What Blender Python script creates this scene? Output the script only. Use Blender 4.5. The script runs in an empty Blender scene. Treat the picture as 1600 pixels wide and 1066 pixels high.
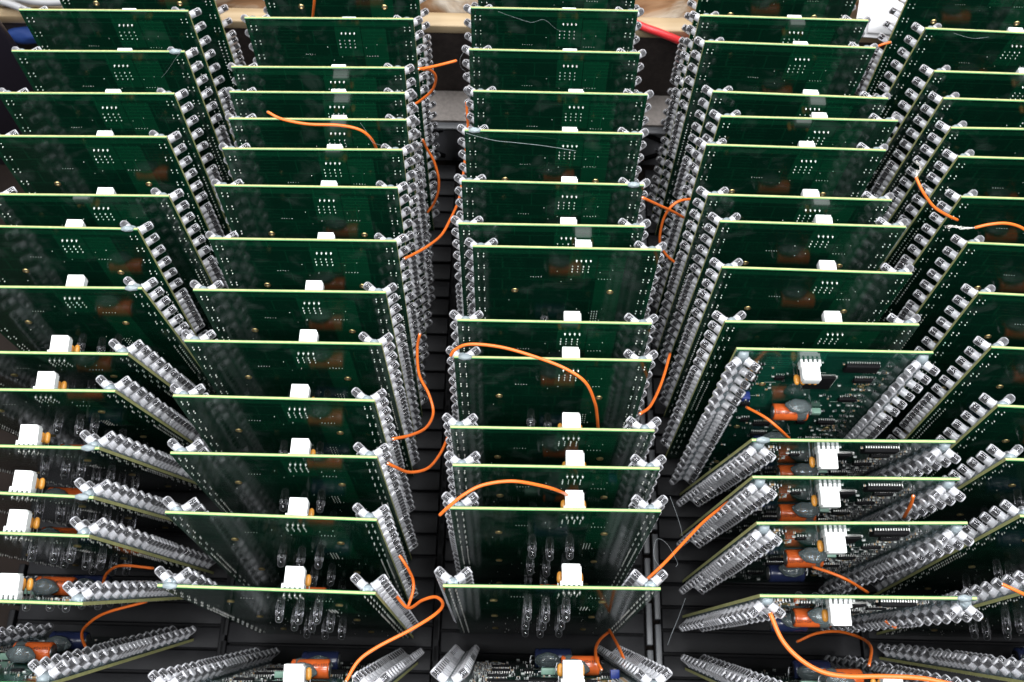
import bpy, bmesh, math, random
from mathutils import Vector, Matrix
random.seed(7)
MM = 0.001
R = math.radians
scene = bpy.context.scene
COL = scene.collection

# ------------------------------------------------------------------ camera
PITCH, ROLL, CAM_Z = R(67.06), R(1.3), 646.5          # millimetres above the rack floor
fwd = Vector((0, math.cos(PITCH), -math.sin(PITCH)))
rt0 = Vector((1, 0, 0)); up0 = rt0.cross(fwd)
cr, sr = math.cos(ROLL), math.sin(ROLL)
right = cr * rt0 + sr * up0
up = cr * up0 - sr * rt0
cam_d = bpy.data.cameras.new("camera"); cam = bpy.data.objects.new("camera", cam_d); COL.objects.link(cam)
M = Matrix((right, up, -fwd)).transposed().to_4x4(); M.translation = Vector((0, 0, CAM_Z * MM))
cam.matrix_world = M
cam_d.sensor_width = 22.3; cam_d.lens = 22.3 * 1520 / 1600
cam_d.clip_start = 0.01; cam_d.clip_end = 50
cam_d.dof.use_dof = True; cam_d.dof.focus_distance = 0.485; cam_d.dof.aperture_fstop = 11
scene.camera = cam

def at(px, py, z):                                     # photograph pixel (1600 x 1066) -> point at height z (mm)
    d = fwd + right * ((px - 800) / 1520) - up * ((py - 533) / 1520)
    return Vector((0, 0, CAM_Z)) + d * ((z - CAM_Z) / d.z)

# ------------------------------------------------------------------ light
world = bpy.data.worlds.new("World"); scene.world = world; world.use_nodes = True
world.node_tree.nodes['Background'].inputs[0].default_value = (0.93, 0.97, 1, 1)
world.node_tree.nodes['Background'].inputs[1].default_value = 0.13
def lamp(name, loc, sx, sy, power, rot=(0, 0, 0)):
    l = bpy.data.lights.new(name, 'AREA'); l.shape = 'RECTANGLE'; l.size = sx; l.size_y = sy; l.energy = power
    l.color = (0.97, 0.985, 1)
    o = bpy.data.objects.new(name, l); o.location = loc; o.rotation_euler = rot; COL.objects.link(o)
for lx in (-1.2, -0.4, 0.4, 1.2):
    for ly in (-0.65, 0.95): lamp("ceiling_lamp", (lx, ly, 2.3), 0.36, 1.25, 30 if lx > 0 else 26)
scene.view_settings.view_transform = 'Standard'; scene.view_settings.look = 'None'
scene.view_settings.exposure = 0; scene.view_settings.gamma = 1
cy = scene.cycles
cy.use_denoising = True
cy.max_bounces = 12; cy.transmission_bounces = 10; cy.glossy_bounces = 5; cy.diffuse_bounces = 3
cy.caustics_reflective = False; cy.caustics_refractive = False
cy.sample_clamp_indirect = 6

# ------------------------------------------------------------------ materials
def mat(name, col, rough=0.5, metal=0, spec=0.5, trans=0, ior=1.5, coat=0, bump=0, bscale=300, var=0, vscale=60, alpha=1):
    m = bpy.data.materials.new(name); m.use_nodes = True
    nt = m.node_tree; b = nt.nodes['Principled BSDF']
    b.inputs['Base Color'].default_value = (*col, 1); b.inputs['Roughness'].default_value = rough
    b.inputs['Metallic'].default_value = metal; b.inputs['Specular IOR Level'].default_value = spec
    b.inputs['Transmission Weight'].default_value = trans; b.inputs['IOR'].default_value = ior
    b.inputs['Coat Weight'].default_value = coat; b.inputs['Alpha'].default_value = alpha
    tc = nt.nodes.new('ShaderNodeTexCoord')
    if var:
        n = nt.nodes.new('ShaderNodeTexNoise'); n.inputs['Scale'].default_value = vscale; n.inputs['Detail'].default_value = 6
        nt.links.new(tc.outputs['Object'], n.inputs['Vector'])
        r = nt.nodes.new('ShaderNodeMapRange'); r.inputs[1].default_value = 0.3; r.inputs[2].default_value = 0.7
        r.inputs[3].default_value = 1 - var; r.inputs[4].default_value = 1 + var
        nt.links.new(n.outputs['Fac'], r.inputs[0])
        mx = nt.nodes.new('ShaderNodeMix'); mx.data_type = 'RGBA'; mx.blend_type = 'MULTIPLY'; mx.inputs[0].default_value = 1
        mx.inputs[6].default_value = (*col, 1); nt.links.new(r.outputs[0], mx.inputs[7]); nt.links.new(mx.outputs[2], b.inputs['Base Color'])
    if bump:
        n = nt.nodes.new('ShaderNodeTexNoise'); n.inputs['Scale'].default_value = bscale; n.inputs['Detail'].default_value = 4
        nt.links.new(tc.outputs['Object'], n.inputs['Vector'])
        bp = nt.nodes.new('ShaderNodeBump'); bp.inputs['Strength'].default_value = bump; bp.inputs['Distance'].default_value = 0.0004
        nt.links.new(n.outputs['Fac'], bp.inputs['Height']); nt.links.new(bp.outputs['Normal'], b.inputs['Normal'])
    return m

def mask_material(name, c0, c1):
    """green solder mask: copper pours and traces show through as lighter green"""
    m = mat(name, (0.004, 0.03, 0.014), 0.13, spec=0.5)
    nt = m.node_tree; b = nt.nodes['Principled BSDF']; N = nt.nodes.new; L = nt.links.new
    tc = N('ShaderNodeTexCoord'); sep = N('ShaderNodeSeparateXYZ'); L(tc.outputs['Object'], sep.inputs[0])
    comb = N('ShaderNodeCombineXYZ'); L(sep.outputs['X'], comb.inputs[0]); L(sep.outputs['Z'], comb.inputs[1])
    def math_(op, a, c=None):
        n = N('ShaderNodeMath'); n.operation = op
        for i, v in enumerate((a, c)):
            if v is None: continue
            if isinstance(v, (int, float)): n.inputs[i].default_value = v
            else: L(v, n.inputs[i])
        return n.outputs[0]
    # traces: two rectangular nets of thin lines
    def net(scale, w, h, off, mortar):
        mp = N('ShaderNodeMapping'); mp.inputs['Location'].default_value = (off, off * 1.7, 0); L(comb.outputs[0], mp.inputs[0])
        br = N('ShaderNodeTexBrick'); br.inputs['Scale'].default_value = scale
        br.inputs['Mortar Size'].default_value = mortar; br.inputs['Brick Width'].default_value = w; br.inputs['Row Height'].default_value = h
        br.inputs['Mortar Smooth'].default_value = 0.1; br.offset = 0.37; br.squash = 0.6; br.squash_frequency = 3
        L(mp.outputs[0], br.inputs['Vector']); return br.outputs['Fac']
    t1 = net(40, 0.9, 0.42, 0.011, 0.011); t2 = net(90, 1.3, 0.22, 0.004, 0.022)
    nz = N('ShaderNodeTexNoise'); nz.inputs['Scale'].default_value = 28; L(comb.outputs[0], nz.inputs['Vector'])
    gate = math_('GREATER_THAN', nz.outputs['Fac'], 0.52)
    tr = math_('MAXIMUM', math_('MULTIPLY', t1, 0.9), math_('MULTIPLY', math_('MULTIPLY', t2, gate), 0.7))
    # copper pours: rectangles
    def rect(x0, x1, z0, z1):
        a = math_('MULTIPLY', math_('GREATER_THAN', sep.outputs['X'], x0 * MM), math_('LESS_THAN', sep.outputs['X'], x1 * MM))
        c = math_('MULTIPLY', math_('GREATER_THAN', sep.outputs['Z'], z0 * MM), math_('LESS_THAN', sep.outputs['Z'], z1 * MM))
        return math_('MULTIPLY', a, c)
    pour = math_('MAXIMUM', rect(2, 17, 172, 194), math_('MAXIMUM', rect(17.5, 32, 128, 193), math_('MAXIMUM', rect(-14, -4, 60, 120), rect(-46, 46, 194.5, 198))))
    edge = math_('MAXIMUM', math_('GREATER_THAN', sep.outputs['X'], 46.6 * MM), math_('LESS_THAN', sep.outputs['X'], -46.6 * MM))
    pour = math_('MAXIMUM', pour, math_('MULTIPLY', edge, 0.6))
    nz2 = N('ShaderNodeTexNoise'); nz2.inputs['Scale'].default_value = 45; nz2.inputs['Detail'].default_value = 5
    L(tc.outputs['Object'], nz2.inputs['Vector'])
    f = math_('ADD', math_('MULTIPLY', pour, 0.5), math_('ADD', math_('MULTIPLY', tr, 0.45), math_('MULTIPLY', nz2.outputs['Fac'], 0.18)))
    mx = N('ShaderNodeMix'); mx.data_type = 'RGBA'; mx.clamp_factor = True
    mx.inputs[6].default_value = (*c0, 1); mx.inputs[7].default_value = (*c1, 1)
    L(f, mx.inputs[0])
    # flux residue and dust, whitish
    nz3 = N('ShaderNodeTexNoise'); nz3.inputs['Scale'].default_value = 60; nz3.inputs['Detail'].default_value = 7; nz3.inputs['Distortion'].default_value = 0.4
    oi = N('ShaderNodeObjectInfo'); vm = N('ShaderNodeVectorMath'); vm.operation = 'ADD'; L(tc.outputs['Object'], vm.inputs[0]); L(oi.outputs['Random'], vm.inputs[1])
    L(vm.outputs[0], nz3.inputs['Vector'])
    dust = N('ShaderNodeMapRange'); dust.inputs[1].default_value = 0.56; dust.inputs[2].default_value = 0.8; dust.inputs[3].default_value = 0; dust.inputs[4].default_value = 0.1
    L(nz3.outputs['Fac'], dust.inputs[0])
    mx2 = N('ShaderNodeMix'); mx2.data_type = 'RGBA'; mx2.inputs[7].default_value = (0.3, 0.36, 0.34, 1)
    L(dust.outputs[0], mx2.inputs[0]); L(mx.outputs[2], mx2.inputs[6]); L(mx2.outputs[2], b.inputs['Base Color'])
    rr = N('ShaderNodeMapRange'); rr.inputs[3].default_value = 0.05; rr.inputs[4].default_value = 0.15; L(nz3.outputs['Fac'], rr.inputs[0]); L(rr.outputs[0], b.inputs['Roughness'])
    bp = N('ShaderNodeBump'); bp.inputs['Strength'].default_value = 0.25; bp.inputs['Distance'].default_value = 0.00004
    L(math_('ADD', tr, pour), bp.inputs['Height']); L(bp.outputs['Normal'], b.inputs['Normal'])
    return m

M_mask = mask_material('solder_mask_green', (0.0014, 0.0125, 0.0072), (0.003, 0.05, 0.021))
M_mask_lit = mask_material('solder_mask_component_lit', (0.004, 0.036, 0.024), (0.008, 0.09, 0.055))  # same mask in brighter greens, painting in light on the component side
M_fr4 = mat('fibreglass_edge', (0.36, 0.36, 0.15), 0.6, var=0.15, vscale=400)
M_fr4g = mat('mask_lip_lit', (0.045, 0.22, 0.075), 0.4)  # lighter green painted on the bevel where the mask edge catches light
def led_material(name, slope, base, ior):
    m = bpy.data.materials.new(name); m.use_nodes = True; nt = m.node_tree; N = nt.nodes.new; L = nt.links.new
    nt.nodes.remove(nt.nodes['Principled BSDF'])
    g = N('ShaderNodeBsdfGlass'); g.inputs['Color'].default_value = (0.97, 0.97, 1, 1); g.inputs['Roughness'].default_value = 0.02; g.inputs['IOR'].default_value = ior
    d = N('ShaderNodeBsdfDiffuse'); d.inputs['Color'].default_value = (0.95, 0.94, 0.98, 1)
    lw = N('ShaderNodeLayerWeight'); lw.inputs['Blend'].default_value = 0.5
    p = N('ShaderNodeMath'); p.operation = 'POWER'; p.inputs[1].default_value = 2.2; L(lw.outputs['Facing'], p.inputs[0])
    r = N('ShaderNodeMath'); r.operation = 'MULTIPLY_ADD'; r.inputs[1].default_value = slope; r.inputs[2].default_value = base; r.use_clamp = True; L(p.outputs[0], r.inputs[0])  # whiter towards the rim, painting in light carried inside the clear epoxy
    mx = N('ShaderNodeMixShader'); L(r.outputs[0], mx.inputs[0]); L(g.outputs[0], mx.inputs[1])
    tl = N('ShaderNodeBsdfTranslucent'); tl.inputs['Color'].default_value = (0.9, 0.9, 0.96, 1)
    m2 = N('ShaderNodeMixShader'); m2.inputs[0].default_value = 0.45; L(d.outputs[0], m2.inputs[1]); L(tl.outputs[0], m2.inputs[2]); L(m2.outputs[0], mx.inputs[2])
    L(mx.outputs[0], nt.nodes['Material Output'].inputs[0]); return m
M_led = led_material('clear_epoxy_lit_rim', 1.5, 0.06, 1.5)
M_milky = mat('milky_epoxy', (0.9, 0.9, 0.95), 0.12, trans=0.5, coat=0.5)
M_clear = led_material('clear_epoxy_thin_lit_rim', 0.5, 0.03, 1.5)
M_lead = mat('tinned_lead', (0.5, 0.5, 0.52), 0.3, metal=1)
M_led_shade = mat('led_inner_shade', (0.05, 0.05, 0.057), 0.5, spec=0.2)  # dark block in the LED tip, painted stand-in for its shaded inside
M_dull = mat('dull_lead', (0.16, 0.16, 0.16), 0.5, metal=1)
M_smdend = mat('smd_termination', (0.4, 0.4, 0.4), 0.5, metal=1)
M_solder = mat('solder', (0.6, 0.59, 0.57), 0.3, metal=1)
M_glue = mat('hot_glue', (0.7, 0.82, 0.88), 0.2, trans=0.7, ior=1.45, bump=0.4, bscale=350)
M_white = mat('white_nylon', (0.86, 0.87, 0.86), 0.42)
M_tan = mat('tan_epoxy', (0.62, 0.27, 0.045), 0.3, var=0.12, vscale=300)
M_orange = mat('orange_sleeve', (0.66, 0.12, 0.025), 0.22, coat=0.3, var=0.08, vscale=200)
M_blue = mat('blue_sleeve', (0.02, 0.028, 0.08), 0.25, coat=0.3)
M_blk = mat('black_epoxy', (0.007, 0.007, 0.008), 0.65, spec=0.12, bump=0.1, bscale=2500)
M_capglue = mat('hot_glue_grey', (0.56, 0.68, 0.7), 0.14, trans=0.85, ior=1.4, bump=0.3, bscale=300)
M_ink = mat('black_ink', (0.012, 0.008, 0.008), 0.5)
M_gold = mat('gold_ring', (0.8, 0.6, 0.28), 0.35, metal=1)
M_hole_lit = mat('plated_hole_lit', (0.75, 0.68, 0.5), 0.5, metal=0.5)  # bright disc painting the lit inside of the plated hole
M_alu = mat('aluminium_cap', (0.6, 0.6, 0.62), 0.35, metal=1)
M_silk = mat('silkscreen_white', (0.6, 0.64, 0.6), 0.6)
M_smdtan = mat('ceramic_tan', (0.36, 0.22, 0.09), 0.5)
M_pale = mat('pale_green_case', (0.25, 0.42, 0.33), 0.4)
M_trim = mat('trimmer_blue', (0.015, 0.035, 0.2), 0.35)
M_wire = mat('orange_pvc', (0.74, 0.15, 0.02), 0.38, var=0.05, vscale=150)
M_wire_end = mat('wire_strands', (0.75, 0.72, 0.68), 0.35, metal=0.6)
M_thread = mat('glue_thread', (0.7, 0.76, 0.8), 0.3, trans=0.6)
M_slat = mat('black_antistatic_plastic', (0.007, 0.007, 0.0083), 0.55, spec=0.18, bump=0.25, bscale=900, var=0.25, vscale=70)
M_rack = mat('rack_black', (0.006, 0.006, 0.007), 0.6, spec=0.15)
M_tab = mat('grey_rack_tab', (0.09, 0.093, 0.1), 0.4)
M_bench = mat('bench_brown', (0.012, 0.0085, 0.007), 0.8, spec=0.1, var=0.3, vscale=30)

# ------------------------------------------------------------------ mesh builder
class MB:
    def __init__(s): s.v = []; s.f = []; s.mi = []; s.sm = []
    def add(s, vs, fs, mi=0, smooth=False, T=None):
        o = len(s.v)
        s.v += [tuple(T @ Vector(v)) if T else tuple(v) for v in vs]
        s.f += [tuple(i + o for i in f) for f in fs]; s.mi += [mi] * len(fs); s.sm += [smooth] * len(fs)
    def box(s, x0, x1, y0, y1, z0, z1, mi=0, T=None, bev=0):
        if not bev:
            vs = [(x, y, z) for x in (x0, x1) for y in (y0, y1) for z in (z0, z1)]
            s.add(vs, [(0, 1, 3, 2), (4, 6, 7, 5), (0, 4, 5, 1), (2, 3, 7, 6), (0, 2, 6, 4), (1, 5, 7, 3)], mi, False, T); return
        bm = bmesh.new(); bmesh.ops.create_cube(bm, size=1)
        for v in bm.verts: v.co = Vector(((x0 + x1) / 2 + v.co.x * (x1 - x0), (y0 + y1) / 2 + v.co.y * (y1 - y0), (z0 + z1) / 2 + v.co.z * (z1 - z0)))
        bmesh.ops.bevel(bm, geom=bm.edges[:], offset=bev, segments=2, affect='EDGES', profile=0.5)
        bm.verts.index_update()
        s.add([v.co[:] for v in bm.verts], [[v.index for v in f.verts] for f in bm.faces], mi, True, T); bm.free()
    def lathe(s, prof, n=12, mi=0, T=None, smooth=True, flatmi=None):   # prof [(r,z)...] along +z
        vs = []; fs = []
        for r, z in prof:
            for k in range(n): a = 2 * math.pi * k / n; vs.append((r * math.cos(a), r * math.sin(a), z))
        for i in range(len(prof) - 1):
            for k in range(n): k2 = (k + 1) % n; fs.append((i * n + k, i * n + k2, (i + 1) * n + k2, (i + 1) * n + k))
        fs.append(tuple(reversed(range(n)))); fs.append(tuple((len(prof) - 1) * n + k for k in range(n)))
        s.add(vs, fs, mi, smooth, T)
    def crisp(s, prof, n=12, mi=0, T=None):            # turned body, smooth round the axis and sharp between rings
        for i in range(len(prof) - 1):
            vs = []
            for r, z in prof[i:i + 2]:
                for k in range(n): a = 2 * math.pi * k / n; vs.append((r * math.cos(a), r * math.sin(a), z))
            s.add(vs, [(k, (k + 1) % n, n + (k + 1) % n, n + k) for k in range(n)], mi, True, T)
        for (r, z), fl in ((prof[0], 1), (prof[-1], 0)):
            vs = [(r * math.cos(2 * math.pi * k / n), r * math.sin(2 * math.pi * k / n), z) for k in range(n)]
            s.add(vs, [tuple(reversed(range(n))) if fl else tuple(range(n))], mi, False, T)
    def tube(s, pts, r, n=8, mi=0, rads=None):
        pts = [Vector(p) for p in pts]; vs = []; fs = []; prev = None
        for i, p in enumerate(pts):
            t = (pts[min(i + 1, len(pts) - 1)] - pts[max(i - 1, 0)]).normalized()
            a = t.orthogonal().normalized() if prev is None else (prev - t * prev.dot(t)).normalized()
            prev = a; b = t.cross(a); rr = rads[i] if rads else r
            for k in range(n): an = 2 * math.pi * k / n; vs.append(p + (a * math.cos(an) + b * math.sin(an)) * rr)
        for i in range(len(pts) - 1):
            for k in range(n): k2 = (k + 1) % n; fs.append((i * n + k, i * n + k2, (i + 1) * n + k2, (i + 1) * n + k))
        fs.append(tuple(reversed(range(n)))); fs.append(tuple((len(pts) - 1) * n + k for k in range(n)))
        s.add(vs, fs, mi, True)
    def mesh(s, name, mats, scale=MM):
        me = bpy.data.meshes.new(name)
        me.from_pydata([(x * scale, y * scale, z * scale) for x, y, z in s.v], [], s.f)
        for m in (mats if isinstance(mats, (list, tuple)) else [mats]): me.materials.append(m)
        me.polygons.foreach_set('material_index', s.mi); me.polygons.foreach_set('use_smooth', s.sm)
        me.update(); bm = bmesh.new(); bm.from_mesh(me); bmesh.ops.recalc_face_normals(bm, faces=bm.faces[:]); bm.to_mesh(me); bm.free()
        return me
def link(name, me, parent=None, loc=None, mw=None, kind=None):
    o = bpy.data.objects.new(name, me); COL.objects.link(o)
    if parent: o.parent = parent
    if mw is not None: o.matrix_local = mw
    elif loc: o.location = Vector(loc) * MM
    if kind: o['kind'] = kind
    return o
def tag(o, label=None, cat=None, group=None, kind=None):
    for k, v in (('label', label), ('category', cat), ('group', group), ('kind', kind)):
        if v: o[k] = v
    return o
def empty(name, loc, rot=(0, 0, 0)):
    o = bpy.data.objects.new(name, None); COL.objects.link(o); o.location = Vector(loc) * MM; o.rotation_euler = rot
    o.empty_display_size = 0.01; return o
def catmull(P, n=8):
    P = [Vector(p) for p in P]; Q = [P[0] * 2 - P[1]] + P + [P[-1] * 2 - P[-2]]; out = []
    for i in range(1, len(Q) - 2):
        a, b, c, d = Q[i - 1:i + 3]
        for k in range(n):
            t = k / n; out.append(0.5 * (2 * b + (c - a) * t + (2 * a - 5 * b + 4 * c - d) * t * t + (3 * b - a - 3 * c + d) * t ** 3))
    out.append(P[-1]); return out
def basis(ax, upv=(0, 0, 1)):                          # matrix whose +z is ax
    z = Vector(ax).normalized(); x = Vector(upv).cross(z).normalized(); y = z.cross(x)
    return Matrix((x, y, z)).transposed().to_4x4()
def T_(x, y, z): return Matrix.Translation((x, y, z))

# ------------------------------------------------------------------ bench, racks and what stands behind
b = MB(); b.box(-900, 900, -500, 900, -30, -9)
tag(link('bench_top', b.mesh('bench_top', M_bench)), kind='structure')

slat_me = {}
def slat_mesh(w):
    if w not in slat_me:
        s = MB(); s.box(-w / 2, w / 2, -6.45, 6.45, -4, 0, bev=0.7); slat_me[w] = s.mesh('slat', M_slat)
    return slat_me[w]
tab_b = MB(); tab_b.box(-1.9, 1.9, -13, 13, -4, 2.2, bev=0.5); tab_me = tab_b.mesh('rack_tab', M_tab); tab_dark = tab_b.mesh('rack_tab', M_rack)
col_word = ['leftmost column', 'second column from the left', 'middle column', 'fourth column from the left', 'rightmost column']
racks = [(-314, -181), (-178, -46), (-42, 90), (100, 228), (232, 366)]
for i, (x0, x1) in enumerate(racks):
    root = empty('rack_base', ((x0 + x1) / 2, 180, -9))
    tag(root, 'black slatted plastic rack base under the %s of boards' % col_word[i], 'rack', 'slatted rack bases under the boards')
    w = x1 - x0; m = MB(); m.box(-w / 2, w / 2, -255, 225, 0, 5)
    link('base_plate', m.mesh('base_plate', M_rack), root)
    for k in range(33):
        y = -52 + k * 14.5 + (i % 2) * 3.4
        link('slat', slat_mesh(w - 1.5), root, (0, y - 180 + random.uniform(-.3, .3), 9))
    for side in (-1, 1):
        for k in range(16):
            link('tab', tab_me if (i, side) in ((2, 1), (3, -1)) else tab_dark, root, (side * (w / 2 + 2.2), -45 + k * 29 + (7 if side > 0 else -6) - 180, 9))
# end wall of the racks with its cross braces
root = empty('rack_end_wall', (20, 430, 0))
tag(root, 'black plastic rack end wall with crossed braces behind the boards', 'rack wall')
m = MB(); m.box(-420, 420, 2, 8, -9, 36); link('wall_panel', m.mesh('wall_panel', mat('dark_grey_plastic', (0.3, 0.3, 0.33), 0.45)), root)
rail = MB(); rail.box(-420, 420, -2, 4, 36.2, 39, bev=.8); link('top_rail', rail.mesh('top_rail', M_tab), root)
br = MB()
for sgn in (-1, 1):
    br.box(-34, 34, -1.2, 1.2, -1.3, 1.3, 0, Matrix.Rotation(sgn * R(31), 4, 'Y'))
br_me = br.mesh('brace', M_rack)
for k in range(12): link('brace', br_me, root, (-385 + k * 70, 0.2, 17))
m = MB(); m.box(-460, 480, 435, 462, 36.5, 39.6)
tag(link('grey_felt_board', m.mesh('grey_felt_board', mat('grey_felt', (0.25, 0.222, 0.205), 0.9, bump=0.6, bscale=1200, var=0.15, vscale=400))),
    'grey brown felt strip lying behind the black rack end wall', 'felt strip')
m = MB(); m.box(-700, 700, 462.5, 468, -9, 103.5)
tag(link('dark_panel', m.mesh('dark_panel', mat('dark_brown_fibre', (0.028, 0.02, 0.018), 0.7, bump=0.5, bscale=700, var=0.35, vscale=250))),
    'dark brown upright panel below the pale wooden plank', 'panel')
def wood_material():
    m = mat('pale_pine', (0.5, 0.37, 0.22), 0.6); nt = m.node_tree; N = nt.nodes.new; L = nt.links.new
    tc = N('ShaderNodeTexCoord'); mp = N('ShaderNodeMapping'); mp.inputs['Scale'].default_value = (6, 90, 90); L(tc.outputs['Object'], mp.inputs[0])
    n = N('ShaderNodeTexNoise'); n.inputs['Scale'].default_value = 2; n.inputs['Detail'].default_value = 8; L(mp.outputs[0], n.inputs['Vector'])
    r = N('ShaderNodeValToRGB'); r.color_ramp.elements[0].position = 0.3; r.color_ramp.elements[1].position = 0.75
    r.color_ramp.elements[0].color = (0.38, 0.27, 0.15, 1); r.color_ramp.elements[1].color = (0.52, 0.4, 0.25, 1)
    L(n.outputs['Fac'], r.inputs[0]); L(r.outputs[0], nt.nodes['Principled BSDF'].inputs['Base Color']); return m
m = MB(); m.box(-700, 700, 461.5, 473.5, 104, 112, bev=1)
tag(link('wooden_plank', m.mesh('wooden_plank', wood_material())), 'pale wooden plank running across behind all the boards', 'plank')
# rough slab behind the plank
def slab_material():
    m = mat('weathered_bark', (0.4, 0.3, 0.2), 0.75); nt = m.node_tree; N = nt.nodes.new; L = nt.links.new
    tc = N('ShaderNodeTexCoord'); mp = N('ShaderNodeMapping'); mp.inputs['Scale'].default_value = (0.55, 1, 1.3); L(tc.outputs['Object'], mp.inputs[0])
    n = N('ShaderNodeTexNoise'); n.inputs['Scale'].default_value = 26; n.inputs['Detail'].default_value = 9; n.inputs['Distortion'].default_value = 1.6; L(mp.outputs[0], n.inputs['Vector'])
    r = N('ShaderNodeValToRGB'); e = r.color_ramp.elements; e[0].position = 0.32; e[0].color = (0.19, 0.085, 0.035, 1); e[1].position = 0.7; e[1].color = (0.78, 0.7, 0.6, 1)
    x = e.new(0.45); x.color = (0.36, 0.2, 0.1, 1); x = e.new(0.55); x.color = (0.55, 0.44, 0.33, 1)
    L(n.outputs['Fac'], r.inputs[0]); L(r.outputs[0], nt.nodes['Principled BSDF'].inputs['Base Color'])
    bp = N('ShaderNodeBump'); bp.inputs['Distance'].default_value = 0.003; L(n.outputs['Fac'], bp.inputs['Height']); L(bp.outputs['Normal'], nt.nodes['Principled BSDF'].inputs['Normal']); return m
from mathutils import noise
m = MB(); nx, nz = 160, 40; vs = []; fs = []
for j in range(nz + 1):
    for i in range(nx + 1):
        x = -560 + i * 7.5; z = 100 + j * 5
        d = noise.fractal(Vector((x * .016, z * .03, 3.3)), 1.0, 2.0, 5) * 7
        vs.append((x, 482 - d + j * 1.2, z))
fs = [(j * (nx + 1) + i, j * (nx + 1) + i + 1, (j + 1) * (nx + 1) + i + 1, (j + 1) * (nx + 1) + i) for j in range(nz) for i in range(nx)]
m.add(vs, fs, 0, True)
o = (nx + 1) * nz
m.box(-560, 640, 541, 560, 98, 299)
m.box(-560, 640, 500, 541, 98, 100)
tag(link('bark_slab', m.mesh('bark_slab', slab_material())), 'rough brown and cream slab standing behind the pale plank', 'slab')
m = MB(); m.box(-470, -331, 418, 424, -9, 190, bev=1)
tag(link('black_side_panel', m.mesh('black_side_panel', mat('black_lacquer', (0.012, 0.01, 0.016), 0.3))), 'black upright panel left of the leftmost column of boards', 'panel')

# ------------------------------------------------------------------ circuit board meshes
W2 = 49.0; H = 200.0; TH = 1.6
# panel: solder side faces -y, component side +y, base at z = 0
m = MB(); lip = 0.3
m.add([(-W2, 0, 0), (W2, 0, 0), (W2, 0, H - lip), (-W2, 0, H - lip)], [(0, 1, 2, 3)], 0)
m.add([(-W2, TH, 0), (W2, TH, 0), (W2, TH, H - lip), (-W2, TH, H - lip)], [(3, 2, 1, 0)], 3)
m.add([(-W2, 0, H - lip), (W2, 0, H - lip), (W2, lip, H), (-W2, lip, H)], [(0, 1, 2, 3)], 2)
m.add([(-W2, TH, H - lip), (W2, TH, H - lip), (W2, TH - lip, H), (-W2, TH - lip, H)], [(3, 2, 1, 0)], 2)
m.add([(-W2, lip, H), (W2, lip, H), (W2, TH - lip, H), (-W2, TH - lip, H)], [(0, 1, 2, 3)], 1)
for sx in (-1, 1):
    x = sx * W2
    m.add([(x, 0, 0), (x, TH, 0), (x, TH, H - lip), (x, TH - lip, H), (x, lip, H), (x, 0, H - lip)], [(0, 1, 2, 3, 4, 5)], 1)
m.add([(-W2, 0, 0), (W2, 0, 0), (W2, TH, 0), (-W2, TH, 0)], [(3, 2, 1, 0)], 1)
def weld_mesh(mb, name, mats):
    me = mb.mesh(name, mats); bm = bmesh.new(); bm.from_mesh(me); bmesh.ops.remove_doubles(bm, verts=bm.verts[:], dist=1e-6)
    bmesh.ops.recalc_face_normals(bm, faces=bm.faces[:]); bm.to_mesh(me); bm.free(); return me
panel_me = weld_mesh(m, 'board_panel', [M_mask, M_fr4, M_fr4g, M_mask_lit])

# LED: clear lens with collar, a dark block for its shaded inside and two leads; +z is its axis, z=0 its base
FLAT = [(2.06, 6.5), (1.7, 7.0)]
DOME = [(2.1, 5.4), (1.98, 6.1), (1.6, 6.8), (0.95, 7.3), (0.3, 7.5)]
def led_into(mb, T, n=12, tip=FLAT):
    mb.crisp([(2.5, 0.0), (2.5, 0.9), (2.2, 1.0), (2.2, 3.7)], n, 3, T)
    mb.crisp([(2.2, 3.71), (2.2, 7.0)], n, 0, T); mb.crisp([(2.2, 7.01), (1.85, 7.75)], n, 3, T)
    mb.box(-0.85, 0.85, -0.85, 0.85, 4.2, 6.7, 2, T)
m = MB(); led_into(m, None)
m.box(-1.45, -1.05, -0.2, 0.2, -2.4, 0.4, 1); m.box(1.05, 1.45, -0.2, 0.2, -2.4, 0.4, 1)
led_me = m.mesh('led', [M_led, M_lead, M_led_shade, M_milky])
ROWS = [7 + 11 * k for k in range(7)] + [78.5 + 5.5 * k for k in range(7)] + [122.5 + 11 * k for k in range(7)]
XC = W2 - 4.1
def led_T(side, lean, v):
    x0 = side * XC + lean * 1.9; ax = Vector((lean * 0.76, 0.66, random.uniform(-.07, .07) + 0.02))
    return T_(x0, TH + 2.5, H - v) @ basis(ax) @ Matrix.Rotation(R(90 + random.uniform(-12, 12)), 4, 'Z')
def scl(Mx):
    Mx = Mx.copy(); Mx.translation = Mx.translation * MM; return Mx
random.seed(3)
LEDS = [(v, scl(led_T(s, l, v))) for v in ROWS for s in (-1, 1) for l in (-1, 1)]
m = MB()
for v, Tm in LEDS:
    if v > 75: Q = Tm.copy(); Q.translation = Q.translation / MM; led_into(m, Q, 10)
strip_me = m.mesh('led_strip', [M_led, M_lead, M_led_shade, M_milky])
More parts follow.
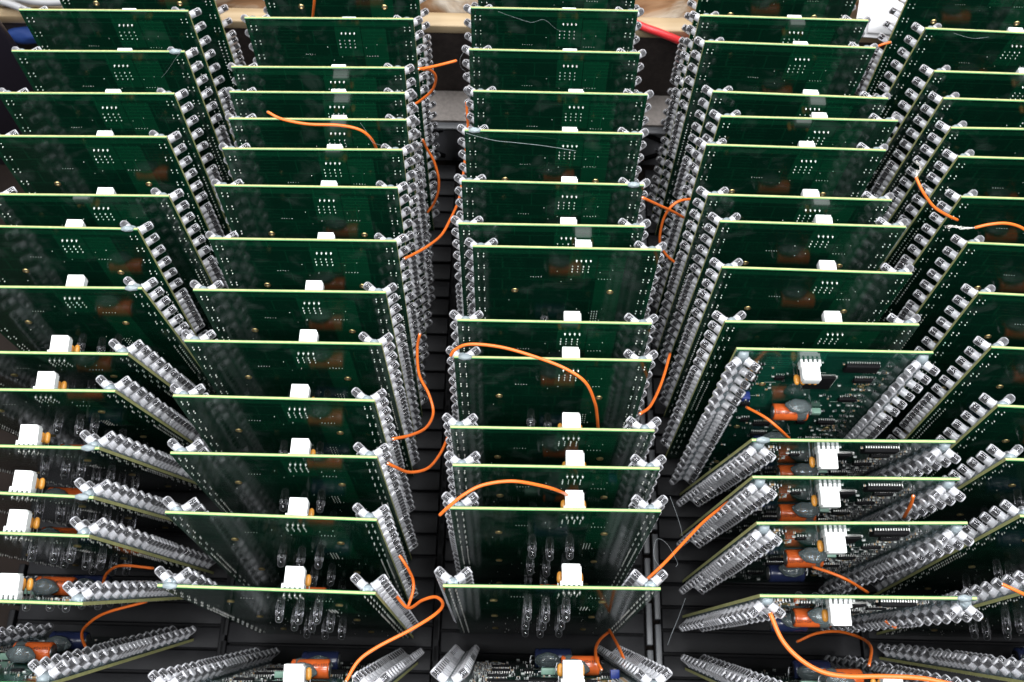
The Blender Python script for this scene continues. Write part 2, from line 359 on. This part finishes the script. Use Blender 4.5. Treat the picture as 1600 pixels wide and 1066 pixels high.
# hot glue lying in the valley between the two rows
def glue_mesh(seed):
    rd = random.Random(seed); m = MB(); n = 72; k8 = 8; vs = []; fs = []
    for i in range(n + 1):
        z = H - 1.5 - i * (H - 8) / n; w = 2.7 + rd.uniform(-.45, .6); h = 3.6 + rd.uniform(-.5, .6)
        if i == 0: w, h = 2.2, 2.4
        for k in range(k8):
            a = math.pi * k / (k8 - 1); vs.append((w * math.cos(a), TH + 0.02 + h * math.sin(a) ** 0.8, z))
    for i in range(n):
        for k in range(k8 - 1): fs.append((i * k8 + k, i * k8 + k + 1, (i + 1) * k8 + k + 1, (i + 1) * k8 + k))
        fs.append((i * k8 + k8 - 1, i * k8, (i + 1) * k8, (i + 1) * k8 + k8 - 1))
    fs += [tuple(range(k8)), tuple(n * k8 + k for k in range(k8))]
    m.add(vs, fs, 0, True); return m.mesh('glue_bead', M_glue)
glue_me = [glue_mesh(1), glue_mesh(2), glue_mesh(3)]
# blob of glue that rides over the top edge on some boards
def blob_mesh(rx, ry, rz, seed, mt, name):
    bm = bmesh.new(); bmesh.ops.create_icosphere(bm, subdivisions=3, radius=1)
    for v in bm.verts:
        d = 1 + 0.22 * noise.noise(v.co * 1.6 + Vector((seed, 0, 0))); v.co = Vector((v.co.x * rx * d, v.co.y * ry * d, v.co.z * rz * d)) * MM
    me = bpy.data.meshes.new(name); bm.to_mesh(me); bm.free(); me.materials.append(mt)
    for p in me.polygons: p.use_smooth = True
    return me
edge_blob_me = blob_mesh(3.4, 1.7, 1.5, 4, M_glue, 'glue_blob')

# solder joints on the solder side (all beyond counting singly at this size)
m = MB(); rd = random.Random(5)
def joint(x, z, r): m.lathe([(r, 0), (r * .8, r * .55), (r * .35, r * 1.15), (r * .2, r * 1.7)], 7, 0, T_(x, 0.01, z) @ Matrix.Rotation(R(90), 4, 'X'))
for v in ROWS:
    for s in (-1, 1):
        for dx in (-1.5, 1.5):
            for dz in (-1.27, 1.27): joint(s * XC + dx + rd.uniform(-.1, .1), H - v + dz + rd.uniform(-.15, .15), rd.uniform(.36, .5))
CX_ = 9.6
for k in range(4): joint(CX_ + (k - 1.5) * 2.5, H - 10.5, 0.8)
for row in range(3):
    for k in range(4): joint(CX_ - 1.2 + (k - 1.5) * 2.9, H - 16 - row * 2.6, rd.uniform(.35, .55))
for row in range(3):
    for k in range(5): joint(18 + row * 1.5, H - 62 - k * 2.6, .3)
for k in range(5): joint(19 + k * 1.6, H - 28, .25); joint(-18 + k * 1.4, H - 27, .22)
for k in range(40): joint(rd.uniform(-36, 36), rd.uniform(10, 190), rd.uniform(.15, .3))
solder_me = m.mesh('solder_joints', M_solder)

# faint silkscreen ticks on the solder side, real raised ink
# white connector on the component side
m = MB(); y0 = TH + 0.05
m.box(CX_ - 5.2, CX_ + 5.2, y0 + 1.6, y0 + 3.4, H - 14.5, H - 9, bev=.2)
for k in range(5): m.box(CX_ - 5.2 + k * 2.3, CX_ - 4.0 + k * 2.3, y0, y0 + 1.6, H - 14.3, H - 9.1)
m.box(CX_ - 4.3, CX_ + 4.1, y0 + 3.4, y0 + 11.3, H - 14.5, H - 9.3, bev=.35)
m.box(CX_ + 4.25, CX_ + 4.6, y0 + 3.4, y0 + 10.2, H - 14.2, H - 10)
for k in range(4): m.box(CX_ - 4 + k * 2.5, CX_ - 3.5 + k * 2.5, y0, y0 + 1.5, H - 11.5, H - 10.5, 1)
conn_me = m.mesh('connector', [M_white, M_lead])
# tan bead capacitors
m = MB(); m.lathe([(.4, 0), (1.2, .5), (1.5, 1.8), (1.5, 3.4), (1.2, 5), (.5, 5.7)], 12, 0, T_(0, 3.6, 0) @ Matrix.Rotation(R(-90), 4, 'X'))
for dx in (-.9, .9): m.box(dx - .2, dx + .2, .0, 4.2, -.2, .2, 1)
bead_me = m.mesh('bead_capacitor', [M_tan, M_lead])
# big capacitor, axis along x, lying on the board, and its black printing
def capacitor(name, rad, ln, body):
    m = MB(); T = Matrix.Rotation(R(90), 4, 'Y')
    h = ln / 2
    m.lathe([(rad * .8, -h), (rad, -h + .6), (rad, -h + 2.2), (rad * .93, -h + 2.6), (rad * .93, -h + 3.2), (rad, -h + 3.7), (rad, h - .7), (rad * .93, h)], 20, 0, T)
    m.lathe([(rad * .72, h), (rad * .72, h + .25)], 16, 1, T); m.lathe([(rad * .72, -h - .4), (rad * .72, -h)], 16, 2, T)
    for s in (-1, 1): m.tube([(s * 1.2, 0, -h - .2), (s * 1.2, 0, -h - 2.2), (s * 1.3, -2.5, -h - 2.8), (s * 1.3, -5.9, -h - 2.8)] if False else [(-h - .3, s * 1.2, 0), (-h - 2, s * 1.2, .2), (-h - 2.6, s * 1.0 - 2.2, .4), (-h - 2.6, s * .4 - 5.5, .4)], .3, 6, 1)
    return m.mesh(name, [body, M_alu, M_blk])
ocap_me = capacitor('orange_capacitor', 4.8, 19, M_orange)
bcap_me = capacitor('blue_capacitor', 5.2, 20, M_blue)
def wrap_text(txt, size, rad, ang, name):
    cu = bpy.data.curves.new(name, 'FONT'); cu.body = txt; cu.size = size; cu.align_x = 'CENTER'; cu.align_y = 'CENTER'
    o = bpy.data.objects.new(name, cu); COL.objects.link(o)
    me = bpy.data.meshes.new_from_object(o.evaluated_get(bpy.context.evaluated_depsgraph_get())); bpy.data.objects.remove(o); bpy.data.curves.remove(cu)
    bm = bmesh.new(); bm.from_mesh(me); ext = bmesh.ops.extrude_face_region(bm, geom=bm.faces[:])
    for v in ext['geom']:
        if isinstance(v, bmesh.types.BMVert): v.co.z = .06
    for v in bm.verts:
        x, y, d = v.co; a = ang + y / rad; r = rad + .02 + d
        v.co = Vector((x, r * math.sin(a), r * math.cos(a))) * MM
    me2 = bpy.data.meshes.new(name); bm.to_mesh(me2); bm.free(); bpy.data.meshes.remove(me); me2.materials.append(M_ink); me2.name = name
    return me2
text_me = wrap_text('-40+105\u00b0C  -40+105\u00b0C', 2.5, 4.8, R(25), 'rating_print')
capglue_me = blob_mesh(6.8, 4.4, 2.4, 2, M_capglue, 'glue_blob')
clear_wrap_me = blob_mesh(6.2, 5.3, 5.3, 9, M_capglue, 'glue_blob')
# gold plated mounting hole, both faces
m = MB()
for T in (T_(0, -.02, 0) @ Matrix.Rotation(R(90), 4, 'X'), T_(0, TH + .02, 0) @ Matrix.Rotation(R(-90), 4, 'X')):
    n = 18; vs = []; fs = []
    for r, z in ((1.9, 0), (1.65, .5), (1.2, .5), (0.85, 0.03)):
        for k in range(n): a = 2 * math.pi * k / n; vs.append((r * math.cos(a), r * math.sin(a), z))
    for i in range(3):
        for k in range(n): fs.append((i * n + k, i * n + (k + 1) % n, (i + 1) * n + (k + 1) % n, (i + 1) * n + k))
    m.add(vs, fs, 0, True, T)
    m.add(vs[3 * n:], [tuple(range(n))], 1, False, T)
ring_me = m.mesh('mounting_ring', [M_gold, M_hole_lit])
HOLES = [(s * 26.5, v) for s in (-1, 1) for v in (41, 103, 165)]
# clear LED standing square out of the solder side
m = MB(); m.lathe([(1.9, 0), (2.3, .05), (2.3, 2.0), (2.0, 2.2), (2.0, 4.6), (1.85, 5.3), (1.45, 5.9), (.8, 6.3), (.25, 6.4)], 12, 0)
for sx in (-1, 1): m.box(sx * .8 - .22, sx * .8 + .22, -.2, .2, .3, 2.6, 2)
sled_me = m.mesh('clear_led', [M_clear, M_lead, M_dull])
SLEDS = [(x, v + dv) for v in (70, 110, 150) for x, dv in ((-9, 0), (.5, 5), (10.8, 1))]
# chips
def chip_mesh(w, h, t, n, qfp=False):
    m = MB(); m.box(-w / 2, w / 2, .15, t, -h / 2, h / 2, bev=.15)
    p = (w - 1) / max(n - 1, 1)
    for k in range(n):
        x = -w / 2 + .5 + k * p; g = p * .19
        for s in (-1, 1): m.box(x - g, x + g, 0.02, .5, min(s * h / 2, s * (h / 2 + 1.1)), max(s * h / 2, s * (h / 2 + 1.1)), 1)
    if qfp:
        for k in range(n):
            z = -h / 2 + .5 + k * (h - 1) / (n - 1); g = p * .19
            for s in (-1, 1): m.box(min(s * w / 2, s * (w / 2 + 1.1)), max(s * w / 2, s * (w / 2 + 1.1)), 0.02, .5, z - g, z + g, 1)
    return m.mesh('chip', [M_blk, M_solder])
chips = {'big': chip_mesh(17, 6.8, 2.2, 14), 'mid': chip_mesh(9.6, 3.6, 1.6, 8), 'small': chip_mesh(4.8, 3.6, 1.5, 4), 'quad': chip_mesh(14, 14, 1.5, 24, True)}
CHIPS = [('big', -18.4, 16.5), ('quad', -2.3, 36), ('mid', -24.2, 32.5), ('mid', -24.2, 58), ('mid', -22.5, 92), ('mid', -23, 121), ('small', 20, 31), ('small', -8, 92), ('small', 30, 67), ('small', 25, 90),
         ('mid', 14, 96), ('mid', 12, 112), ('mid', 14, 150), ('small', -6, 140)]
# the many tiny surface mount parts
m = MB(); rd = random.Random(11); y = TH + .02
def smd(x, z, w, h, mi): 
    m.box(x - w / 2, x - w * .28, y, y + .55, z - h / 2, z + h / 2, 0); m.box(x + w * .28, x + w / 2, y, y + .55, z - h / 2, z + h / 2, 0)
    m.box(x - w * .28, x + w * .28, y, y + .5, z - h / 2 + .05, z + h / 2 - .05, mi)
for i in range(15):
    for j in range(20):
        if rd.random() < .55:
            z = 190 - 6 - j * 7.5 + rd.uniform(-1, 1); x = -36.5 + i * 1.35 * (.75) + rd.uniform(-.2, .2)
            if rd.random() < .5: smd(x, z, .9, rd.choice((.9, 1.6)), rd.choice((1, 1, 2, 3)))
            else: smd(x, z, 1.5, .8, rd.choice((1, 1, 2, 3)))
for j in range(9): smd(36.2, 186 - j * 5.2, 3.0, 1.8, 2); smd(32.2, 184 - j * 5.2, 2.2, 1.3, 1)
for k in range(110): smd(rd.uniform(-34, 36), rd.uniform(8, 190), rd.choice((1.1, 1.8)), rd.choice((.7, 1.0)), rd.choice((1, 1, 2, 3)))
for k in range(14): 
    x, z = rd.uniform(-30, 34), rd.uniform(15, 180)
    m.box(x, x + rd.uniform(2, 7), y, y + .03, z, z + .35, 3)
smd_me = m.mesh('surface_mount_parts', [M_smdend, M_blk, M_smdtan, M_silk])
m = MB(); m.box(-4.2, 4.2, .3, 3.6, -1.7, 1.7, bev=.3); m.box(-5.6, -4.2, 1.5, 2, -.25, .25, 1); m.box(4.2, 5.6, 1.5, 2, -.25, .25, 1); film_me = m.mesh('film_resistor', [M_pale, M_lead])
m = MB(); m.box(-2.2, 2.2, .1, 4.4, -2.2, 2.2, bev=.25); m.lathe([(1.0, 0), (1.0, .4)], 12, 1, T_(0, 4.35, 0) @ Matrix.Rotation(R(-90), 4, 'X')); trim_me = m.mesh('trimmer', [M_trim, M_solder])

# ------------------------------------------------------------------ the boards: x, y of the base, yaw, lean, turned round
BOARDS = {
    'A': [(-242.2, 414.9, 1.12, 6.8, 0), (-241.1, 368.0, 1.08, 6.8, 0), (-238.6, 338.5, 1.34, 6.8, 0), (-240.0, 309.0, 1.32, 6.9, 0), (-239.5, 283.8, 1.18, 5.8, 0), (-232.5, 248.2, 0.87, 5.4, 0), (-246.0, 224.4, 0.26, 6.6, 0), (-237.4, 208.8, 0.87, 0.9, 0), (-238.9, 196.9, 0.62, -5.9, 0), (-241.6, 174.8, 0.7, -5.2, 0), (-244.3, 157.5, -0.0, -8.3, 0), (-241.7, 131.0, -1.48, -7.2, 0), (-240.3, 103.9, -0.77, -4.8, 0), (-238.2, 89.0, -0.47, -9.2, 0), (-247.2, 61.1, 0.15, -11.2, 0)],
    'B': [(-112.0, 412.5, 1.12, 8.2, 0), (-110.0, 361.6, 1.09, 8.2, 0), (-112.9, 326.4, 1.21, 8.2, 0), (-111.7, 309.1, 1.08, 8.2, 0), (-109.6, 291.1, 1.07, 8.2, 0), (-110.5, 271.4, 1.06, 8.2, 0), (-111.8, 247.4, 0.59, 8.3, 0), (-110.3, 213.8, 0.59, 8.7, 0), (-113.6, 195.6, 0.6, 5.1, 0), (-113.7, 171.6, 0.4, 3.8, 0), (-115.1, 139.1, -0.15, 4.7, 0), (-111.6, 115.0, 0.07, 3.4, 0), (-109.8, 84.5, -0.79, 3.8, 0), (-107.6, 66.2, -0.74, -0.5, 0), (-103.7, 49.5, 1.0, -8.5, 0)],
    'C': [(23.0, 410.3, 0.27, 7.3, 0), (20.4, 374.8, 0.15, 7.3, 0), (20.6, 344.3, 0.05, 7.3, 0), (24.0, 315.4, 0.09, 7.3, 0), (20.3, 290.6, 0.12, 6.8, 0), (19.9, 257.9, -0.07, 6.8, 0), (19.5, 232.0, 0.39, 6.8, 0), (27.5, 219.2, 0.18, 6.6, 0), (21.3, 176.2, 0.24, 6.8, 0), (20.5, 156.1, 0.24, 6.8, 0), (20.4, 133.9, 0.27, 2.6, 0), (22.3, 107.3, 0.28, 4.9, 0), (22.1, 95.1, 0.46, 2.5, 0), (20.4, 70.0, 0.47, -0.5, 0), (20.5, 53.8, 0.92, -8.5, 0)],
    'D': [(160.5, 422.6, -0.59, 4.4, 0), (154.0, 381.3, -0.58, 4.4, 0), (155.6, 361.9, -1.09, 4.4, 0), (158.1, 330.8, -1.24, 3.2, 0), (161.8, 315.0, -0.2, 3.2, 0), (152.6, 291.8, -0.64, 4.4, 0), (151.7, 262.2, -0.57, 3.8, 0), (157.0, 249.0, -0.54, 2.9, 0), (156.3, 217.6, -0.71, 4.1, 0), (156.1, 188.8, 0.39, 3.8, 0), (160.9, 176.5, 0.18, 3.5, 1), (164.8, 164.9, 0.88, -6.5, 1), (163.7, 136.9, 0.78, -3.8, 1), (163.9, 107.4, 1.4, -1.5, 1), (162.9, 84.4, 0.61, -4.5, 1), (163.0, 51.2, 0.92, -8.8, 0)],
    'E': [(289.9, 414.9, 0.2, 6.8, 0), (284.2, 386.6, -1.67, 0.8, 0), (284.9, 356.9, -0.69, 0.8, 0), (287.2, 333.2, -0.65, 2.3, 0), (288.6, 314.3, 0.34, 2.3, 0), (289.5, 292.8, -0.46, 2.9, 0), (287.3, 261.3, -0.55, 4.7, 0), (286.1, 225.8, -1.53, 6.8, 0), (286.9, 194.8, -1.75, 7.3, 0), (288.2, 169.3, -1.71, 5.9, 0), (285.9, 141.3, -1.67, 5.0, 0), (285.1, 129.0, -0.43, 1.0, 0), (287.0, 97.3, -0.42, 2.3, 0), (287.2, 74.5, 0.15, -0.7, 0), (286.8, 59.7, 0.15, -8.3, 0)]}
ORD = 'first second third fourth fifth sixth seventh eighth ninth tenth eleventh twelfth thirteenth fourteenth fifteenth sixteenth'.split()
ALL_LEDS = {('A', i) for i in range(5, 15)} | {('B', 13), ('B', 14), ('C', 13), ('C', 14)} | {('D', i) for i in range(10, 16)} | {('E', i) for i in range(8, 15)}
FULL = {('A', 12), ('A', 13), ('A', 14), ('B', 13), ('B', 14), ('C', 12), ('C', 13), ('C', 14), ('E', 14)} | {('D', i) for i in range(10, 16)}
OVER_EDGE = {('A', 2): 1, ('A', 6): 1, ('A', 7): 1, ('A', 10): 1, ('A', 11): 1, ('B', 13): -1, ('C', 4): -1, ('C', 5): 1, ('C', 9): -1, ('D', 11): 1, ('D', 14): -1}
rd = random.Random(21)
for ci, (c, L) in enumerate(BOARDS.items()):
    for bi, (x, yb, yaw, lean, rev) in enumerate(L):
        key = (c, bi)
        root = empty('circuit_board', (x, yb, 0.4))
        sgn = 1 if rev else -1
        root.rotation_euler = (sgn * R(lean), 0, R(yaw) + (math.pi if rev else 0))
        if rev: lab = 'green circuit board turned around, %s from the back in the %s' % (ORD[bi], col_word[ci])
        else: lab = 'green circuit board standing %s from the back in the %s' % (ORD[bi], col_word[ci])
        tag(root, lab, 'circuit board', 'circuit boards standing in the ' + col_word[ci])
        link('board_panel', panel_me, root)
        link('solder_joints', solder_me, root, kind='stuff')
        link('connector', conn_me, root, (rd.uniform(-.15, .15), 0, 0))
        for k in range(4): link('bead_capacitor', bead_me, root, (CX_ - 4.6 + k * 3.1 + rd.uniform(-.4, .4), TH, H - 20 + rd.uniform(-.8, .8)))
        for s in (-1, 1): link('glue_bead', rd.choice(glue_me), root, (s * XC, 0, 0))
        allr = key in ALL_LEDS
        for v, Tm in LEDS:
            if v < 75 or allr: link('led', led_me, root, mw=Tm)
        if not allr: link('led_strip', strip_me, root, kind='stuff')
        for hx, hv in HOLES: link('mounting_ring', ring_me, root, (hx, 0, H - hv))
        if key not in {('D', 9), ('D', 10)}:
            for sx, sv in SLEDS:
                link('clear_led', sled_me, root, mw=scl(T_(sx + rd.uniform(-.3, .3), -.05, H - sv) @ basis((rd.uniform(-.05, .05), -1, rd.uniform(-.05, .05)))))
        ox = 8 + rd.uniform(-3, 3) if key != ('C', 14) else 17
        oc = link('orange_capacitor', ocap_me, root, (ox, TH + 5.2, H - 66 + rd.uniform(-1, 1)))
        link('blue_capacitor', bcap_me, root, (5 + rd.uniform(-3, 3), TH + 5.6, H - 116))
        gl = link('glue_blob', capglue_me, root, (ox - 3, TH + 4.4, H - 59.5))
        if key in OVER_EDGE: link('glue_blob', edge_blob_me, root, (OVER_EDGE[key] * (W2 - 5.5), .8, H - .4))
        if key in FULL:
            link('rating_print', text_me, oc)
            link('glue_blob', clear_wrap_me, root, (ox - 5, TH + 5, H - 66))
            link('glue_blob', capglue_me, root, (3, TH + 4.6, H - 109))
            link('film_resistor', film_me, root, (ox - 15, TH, H - 73))
            link('trimmer', trim_me, root, (33, TH, H - 53))
            for kind, px, v in CHIPS: link('chip', chips[kind], root, (px, TH, H - v))
            link('surface_mount_parts', smd_me, root, kind='stuff')

# ------------------------------------------------------------------ loose orange wires
def wire(pts, label, rad=0.8, strip=None):
    P = catmull([at(*p) for p in pts], 8); o0 = P[0].copy()
    root = empty('orange_wire', o0); tag(root, label, 'wire', 'orange wires among the boards')
    m = MB(); m.tube([p - o0 for p in P], rad, 10); link('insulation', m.mesh('insulation', M_wire), root)
    m = MB()
    for a, b2 in ((P[0], P[1]), (P[-1], P[-2])):
        d = (a - b2).normalized(); m.tube([a - o0 - d * .3, a - o0 + d * .35], rad * .55, 8)
    if strip:
        rr = random.Random(len(pts)); S = [at(*p) for p in strip]
        for k in range(5):
            off = lambda i: Vector((rr.uniform(-1, 1), rr.uniform(-1, 1), rr.uniform(-1, 1))) * .55 * i
            m.tube([p - o0 + off(i) for i, p in enumerate(catmull(S, 3))] if False else [p - o0 + off(min(i, 3) * .5) for i, p in enumerate(catmull(S, 3))], .13, 5)
    link('copper_strands', m.mesh('copper_strands', M_wire_end), root)
wire([(492, -14, 205), (491, 4, 196), (488, 30, 178), (484, 45, 165)], 'short orange wire hanging in front of the rearmost board of the second column')
wire([(713, 95, 190), (690, 101, 192), (668, 106, 196), (654, 108, 200)], 'straight orange wire stub with cut white end beside second column')
wire([(660, 108, 198), (673, 110, 190), (681, 121, 180), (676, 140, 165), (660, 155, 155), (645, 165, 150), (634, 173, 145)], 'curled orange wire hooking down between rear boards of the second column')
wire([(418, 175, 208), (440, 186, 207), (480, 194, 207), (530, 196, 207), (562, 203, 205), (580, 217, 198), (590, 236, 183)], 'orange wire lying across the top edges of second column boards')
wire([(660, 218, 140), (668, 234, 130), (678, 252, 122), (685, 277, 112), (685, 298, 102), (678, 318, 92), (668, 332, 86)], 'orange wire arching down the gap right of the second column')
wire([(729, 160, 172), (730, 180, 165), (731, 202, 156), (727, 245, 145), (722, 285, 136), (716, 315, 132), (704, 342, 138), (690, 367, 148), (668, 385, 160), (645, 398, 172), (632, 404, 178)], 'long orange wire weaving from middle column down to second column')
wire([(656, 522, 172), (652, 545, 162), (655, 585, 150), (670, 616, 142), (677, 645, 140), (666, 668, 155), (642, 680, 175), (614, 686, 190)], 'orange wire hooked like a question mark in the gap beside second column')
wire([(606, 724, 192), (618, 730, 186), (640, 738, 170), (668, 732, 155), (686, 712, 140), (697, 690, 128), (704, 668, 122)], 'short orange wire curving up between second and middle columns')
wire([(704, 556, 202), (712, 546, 206), (735, 538, 210), (785, 543, 211), (840, 559, 211), (885, 577, 210), (915, 598, 206), (929, 628, 192), (933, 650, 176), (935, 680, 158)], 'long orange wire looping over two boards of the middle column')
wire([(687, 805, 206), (700, 793, 210), (725, 773, 214), (755, 758, 215), (800, 752, 215), (845, 759, 209), (872, 767, 202), (890, 776, 186), (902, 788, 172)], 'orange wire arching over the front boards of the middle column')
wire([(1000, 647, 180), (1015, 636, 166), (1028, 612, 152), (1038, 585, 142), (1047, 553, 130)], 'orange wire descending right of the middle column')
wire([(1012, 905, 186), (1040, 878, 180), (1070, 846, 168), (1100, 815, 155), (1138, 784, 142)], 'straight orange wire slanting between the middle and fourth columns')
wire([(1004, 309, 194), (1030, 321, 172), (1052, 331, 152), (1068, 340, 138)], 'orange wire crossing below another right of the middle column')
wire([(1082, 311, 148), (1062, 314, 152), (1046, 326, 150), (1035, 348, 138), (1031, 378, 122), (1040, 397, 112), (1054, 410, 106)], 'orange wire bending like a sickle right of the middle column')
wire([(1431, 277, 215), (1442, 300, 212), (1458, 322, 206), (1475, 334, 201), (1496, 344, 194)], 'orange wire with frayed tip leaning on the rightmost column', strip=[(1431, 277, 215), (1434, 268, 216), (1440, 262, 215), (1430, 252, 217)])
wire([(1523, 356, 207), (1545, 351, 209), (1570, 349, 209), (1592, 354, 207), (1612, 366, 204)], 'orange wire with long bare strands atop the rightmost column', strip=[(1523, 356, 207), (1508, 357, 207), (1495, 355, 207), (1478, 354, 206)])
wire([(940, 1047, 150), (932, 1030, 142), (931, 1013, 124), (938, 999, 104), (953, 986, 80)], 'orange wire rising from the orange capacitor at front of middle column')
wire([(952, 984, 82), (959, 997, 100), (967, 1012, 118), (975, 1030, 125)], 'short orange wire beside the front right LED strip of the middle column')
wire([(541, 1064, 192), (560, 1033, 190), (590, 1011, 188), (640, 985, 184), (680, 960, 178), (692, 944, 171), (681, 933, 165), (660, 938, 158), (638, 950, 146), (618, 930, 142)], 'long looping orange wire at the front between second and middle columns')
wire([(637, 950, 142), (645, 925, 140), (645, 905, 142), (634, 883, 150), (624, 868, 152)], 'orange wire bowing out from the second column LED strip')
wire([(1203, 958, 192), (1222, 1000, 192), (1250, 1030, 192), (1285, 1050, 192), (1325, 1057, 192), (1380, 1057, 192), (1440, 1060, 192), (1490, 1070, 192)], 'thick orange wire sweeping over the frontmost board of the fourth column', 1.05)
wire([(1358, 1040, 150), (1361, 1012, 132), (1345, 997, 112), (1310, 987, 96), (1275, 990, 86), (1245, 1003, 80)], 'dim orange wire loop low at the front of the fourth column')
wire([(1270, 886, 148), (1300, 896, 152), (1325, 907, 152), (1356, 926, 140)], 'orange wire leaving the orange capacitor towards the right LED strip')
wire([(1427, 775, 197), (1423, 789, 188), (1412, 809, 170)], 'short orange wire stub sticking up between fourth column LED strips')
wire([(1166, 636, 150), (1195, 652, 156), (1215, 668, 156), (1234, 686, 145)], 'orange wire sagging below the orange capacitor of the turned board')
wire([(138, 1020, 125), (128, 995, 112), (135, 978, 102), (165, 958, 92), (230, 940, 80)], 'dim orange wire low at the front of the leftmost column')
wire([(160, 914, 122), (168, 895, 112), (190, 884, 102), (240, 888, 92)], 'dim orange wire arch behind the front board of the leftmost column')
wire([(1566, 913, 199), (1590, 924, 198), (1615, 936, 194)], 'orange wire end over the rightmost column at the right edge')
wire([(1383, 970, 122), (1400, 981, 122)], 'tiny orange wire stub under the fourth column LED strip')
wire([(1362, 80, 150), (1375, 71, 156), (1392, 66, 158)], 'orange wire bit before the silver bracket')

# threads of hot glue
def thread(pts, label, rad=0.05):
    P = catmull([at(*p) for p in pts], 8); o0 = P[0].copy(); m = MB(); m.tube([p - o0 for p in P], rad, 5)
    o = link('glue_thread', m.mesh('glue_thread', M_thread), None, o0); tag(o, label, 'glue thread', 'threads of hot glue')
thread([(778, 18, 201), (800, 26, 196), (830, 35, 192), (850, 31, 193), (870, 46, 186), (885, 50, 182)], 'wavy thin glue thread on the rear of the middle column')
thread([(728, 208, 203), (745, 213, 199), (775, 220, 196), (805, 223, 194), (850, 228, 192), (900, 236, 188)], 'bright straight glue thread over the fifth board of the middle column', .09)
thread([(725, 80, 202), (719, 92, 198), (720, 105, 190), (728, 112, 186)], 'curled glue thread at the upper left corner of the middle column')
thread([(1047, 776, 205), (1056, 800, 200), (1064, 825, 195), (1066, 838, 192)], 'long glue hair hanging from the right corner of the middle column')
thread([(1036, 892, 198), (1022, 870, 195), (1026, 843, 195), (1042, 850, 190), (1058, 878, 180), (1056, 886, 178)], 'curling glue hair above the front right corner of middle column')
thread([(1071, 935, 60), (1060, 965, 50), (1049, 992, 45), (1043, 1008, 40)], 'pale glue hair in the gap before the fourth column', .16)
thread([(280, 84, 202), (272, 95, 196), (262, 110, 188), (252, 122, 182)], 'glue smear thread on the third board of the leftmost column')
thread([(1000, 318, 200), (1008, 311, 198)], 'short glue thread on a middle column corner')
thread([(1490, 52, 205), (1510, 58, 204), (1524, 60, 204), (1545, 58, 204)], 'sagging glue thread on the second board of rightmost column')
thread([(563, 192, 207), (572, 205, 203), (582, 222, 200), (595, 227, 203)], 'fine glue thread by the orange wire on the second column')

# ------------------------------------------------------------------ things on the plank
m = MB(); P = catmull([at(955, 18, 114.8), at(1000, 40, 114.8), at(1030, 51, 113), at(1068, 67, 106), at(1095, 84, 92)], 8); m.tube(P, 2.7, 14)
tag(link('red_cable', m.mesh('red_cable', mat('red_pvc', (0.62, 0.03, 0.035), 0.35))), 'thick red cable crossing the pale wooden plank', 'cable')
def cable(pts, rad, label, mt):
    m = MB(); m.tube(catmull(pts, 8), rad, 10); tag(link('grey_cable', m.mesh('grey_cable', mt)), label, 'cable', 'grey cables behind the boards')
gc = mat('grey_cable_jacket', (0.3, 0.3, 0.31), 0.4)
cable([at(-20, -4, 125), at(20, 8, 124), at(45, 18, 122), at(70, 24, 120)], 2.6, 'thin grey cable at the top left corner', gc)
cable([at(-20, -22, 128), at(30, -3, 127), at(70, 4, 127), at(120, 2, 127)], 2.4, 'grey cable running behind the white box edge', gc)
m = MB(); m.box(-372, -316, 468, 492, 112.5, 121, bev=2)
tag(link('white_box', m.mesh('white_box', mat('white_card', (0.8, 0.79, 0.76), 0.6))), 'white box lying on the plank at top left', 'box')
bm_ = blob_mesh(16, 6, 6, 6, mat('blue_cloth', (0.012, 0.045, 0.2), 0.7, bump=.5, bscale=300), 'blue_cloth')
tag(link('blue_cloth', bm_, None, tuple(at(44, 55, 96))), 'small blue cloth bundle below the plank at top left', 'cloth')
# silver bracket with a hole and a pressed panel
root = empty('metal_bracket', (262, 458, 113)); root.rotation_euler = (R(38), 0, R(-4)); tag(root, 'silver sheet metal bracket with a round hole at top right', 'bracket')
M_steel = mat('pale_steel', (0.78, 0.78, 0.8), 0.38, metal=.55, bump=.15, bscale=200)
m = MB(); n = 20; hx, hz, hr = 4, 0, 2.2
out = [(-30, 0), (-30, 40), (30, 40), (30, 0)]
ring = [(hx + hr * math.cos(2 * math.pi * k / n), hz + hr * math.sin(2 * math.pi * k / n)) for k in range(n)]
big = []
for k in range(n):
    a = 2 * math.pi * k / n; big.append((hx + 9 * math.cos(a) / max(abs(math.cos(a)), abs(math.sin(a))), hz + 9 * math.sin(a) / max(abs(math.cos(a)), abs(math.sin(a)))))
vs = [(x, z, 0) for x, z in ring] + [(x, z, 0) for x, z in big] + [(x, z, -1.5) for x, z in ring]
fs = [(k, (k + 1) % n, n + (k + 1) % n, n + k) for k in range(n)] + [(k, (k + 1) % n, 2 * n + (k + 1) % n, 2 * n + k) for k in range(n)]
m.add(vs, fs)
for x0, x1, y0_, y1_ in ((-32, -5, -24, 45), (13, 34, -24, 45), (-5, 13, 9, 45), (-5, 13, -24, -9)): m.box(x0, x1, y0_, y1_, -1.5, 0)
link('plate', m.mesh('plate', M_steel), root, (0, 25, 3))
m = MB(); m.box(-24, 8, -23, -10, 0, 1.6, bev=.7); link('pressed_panel', m.mesh('pressed_panel', M_steel), root, (0, 25, 3))
m = MB(); m.box(-32, 34, -25.5, -24, -6, 0); link('flange', m.mesh('flange', M_steel), root, (0, 25, 3))
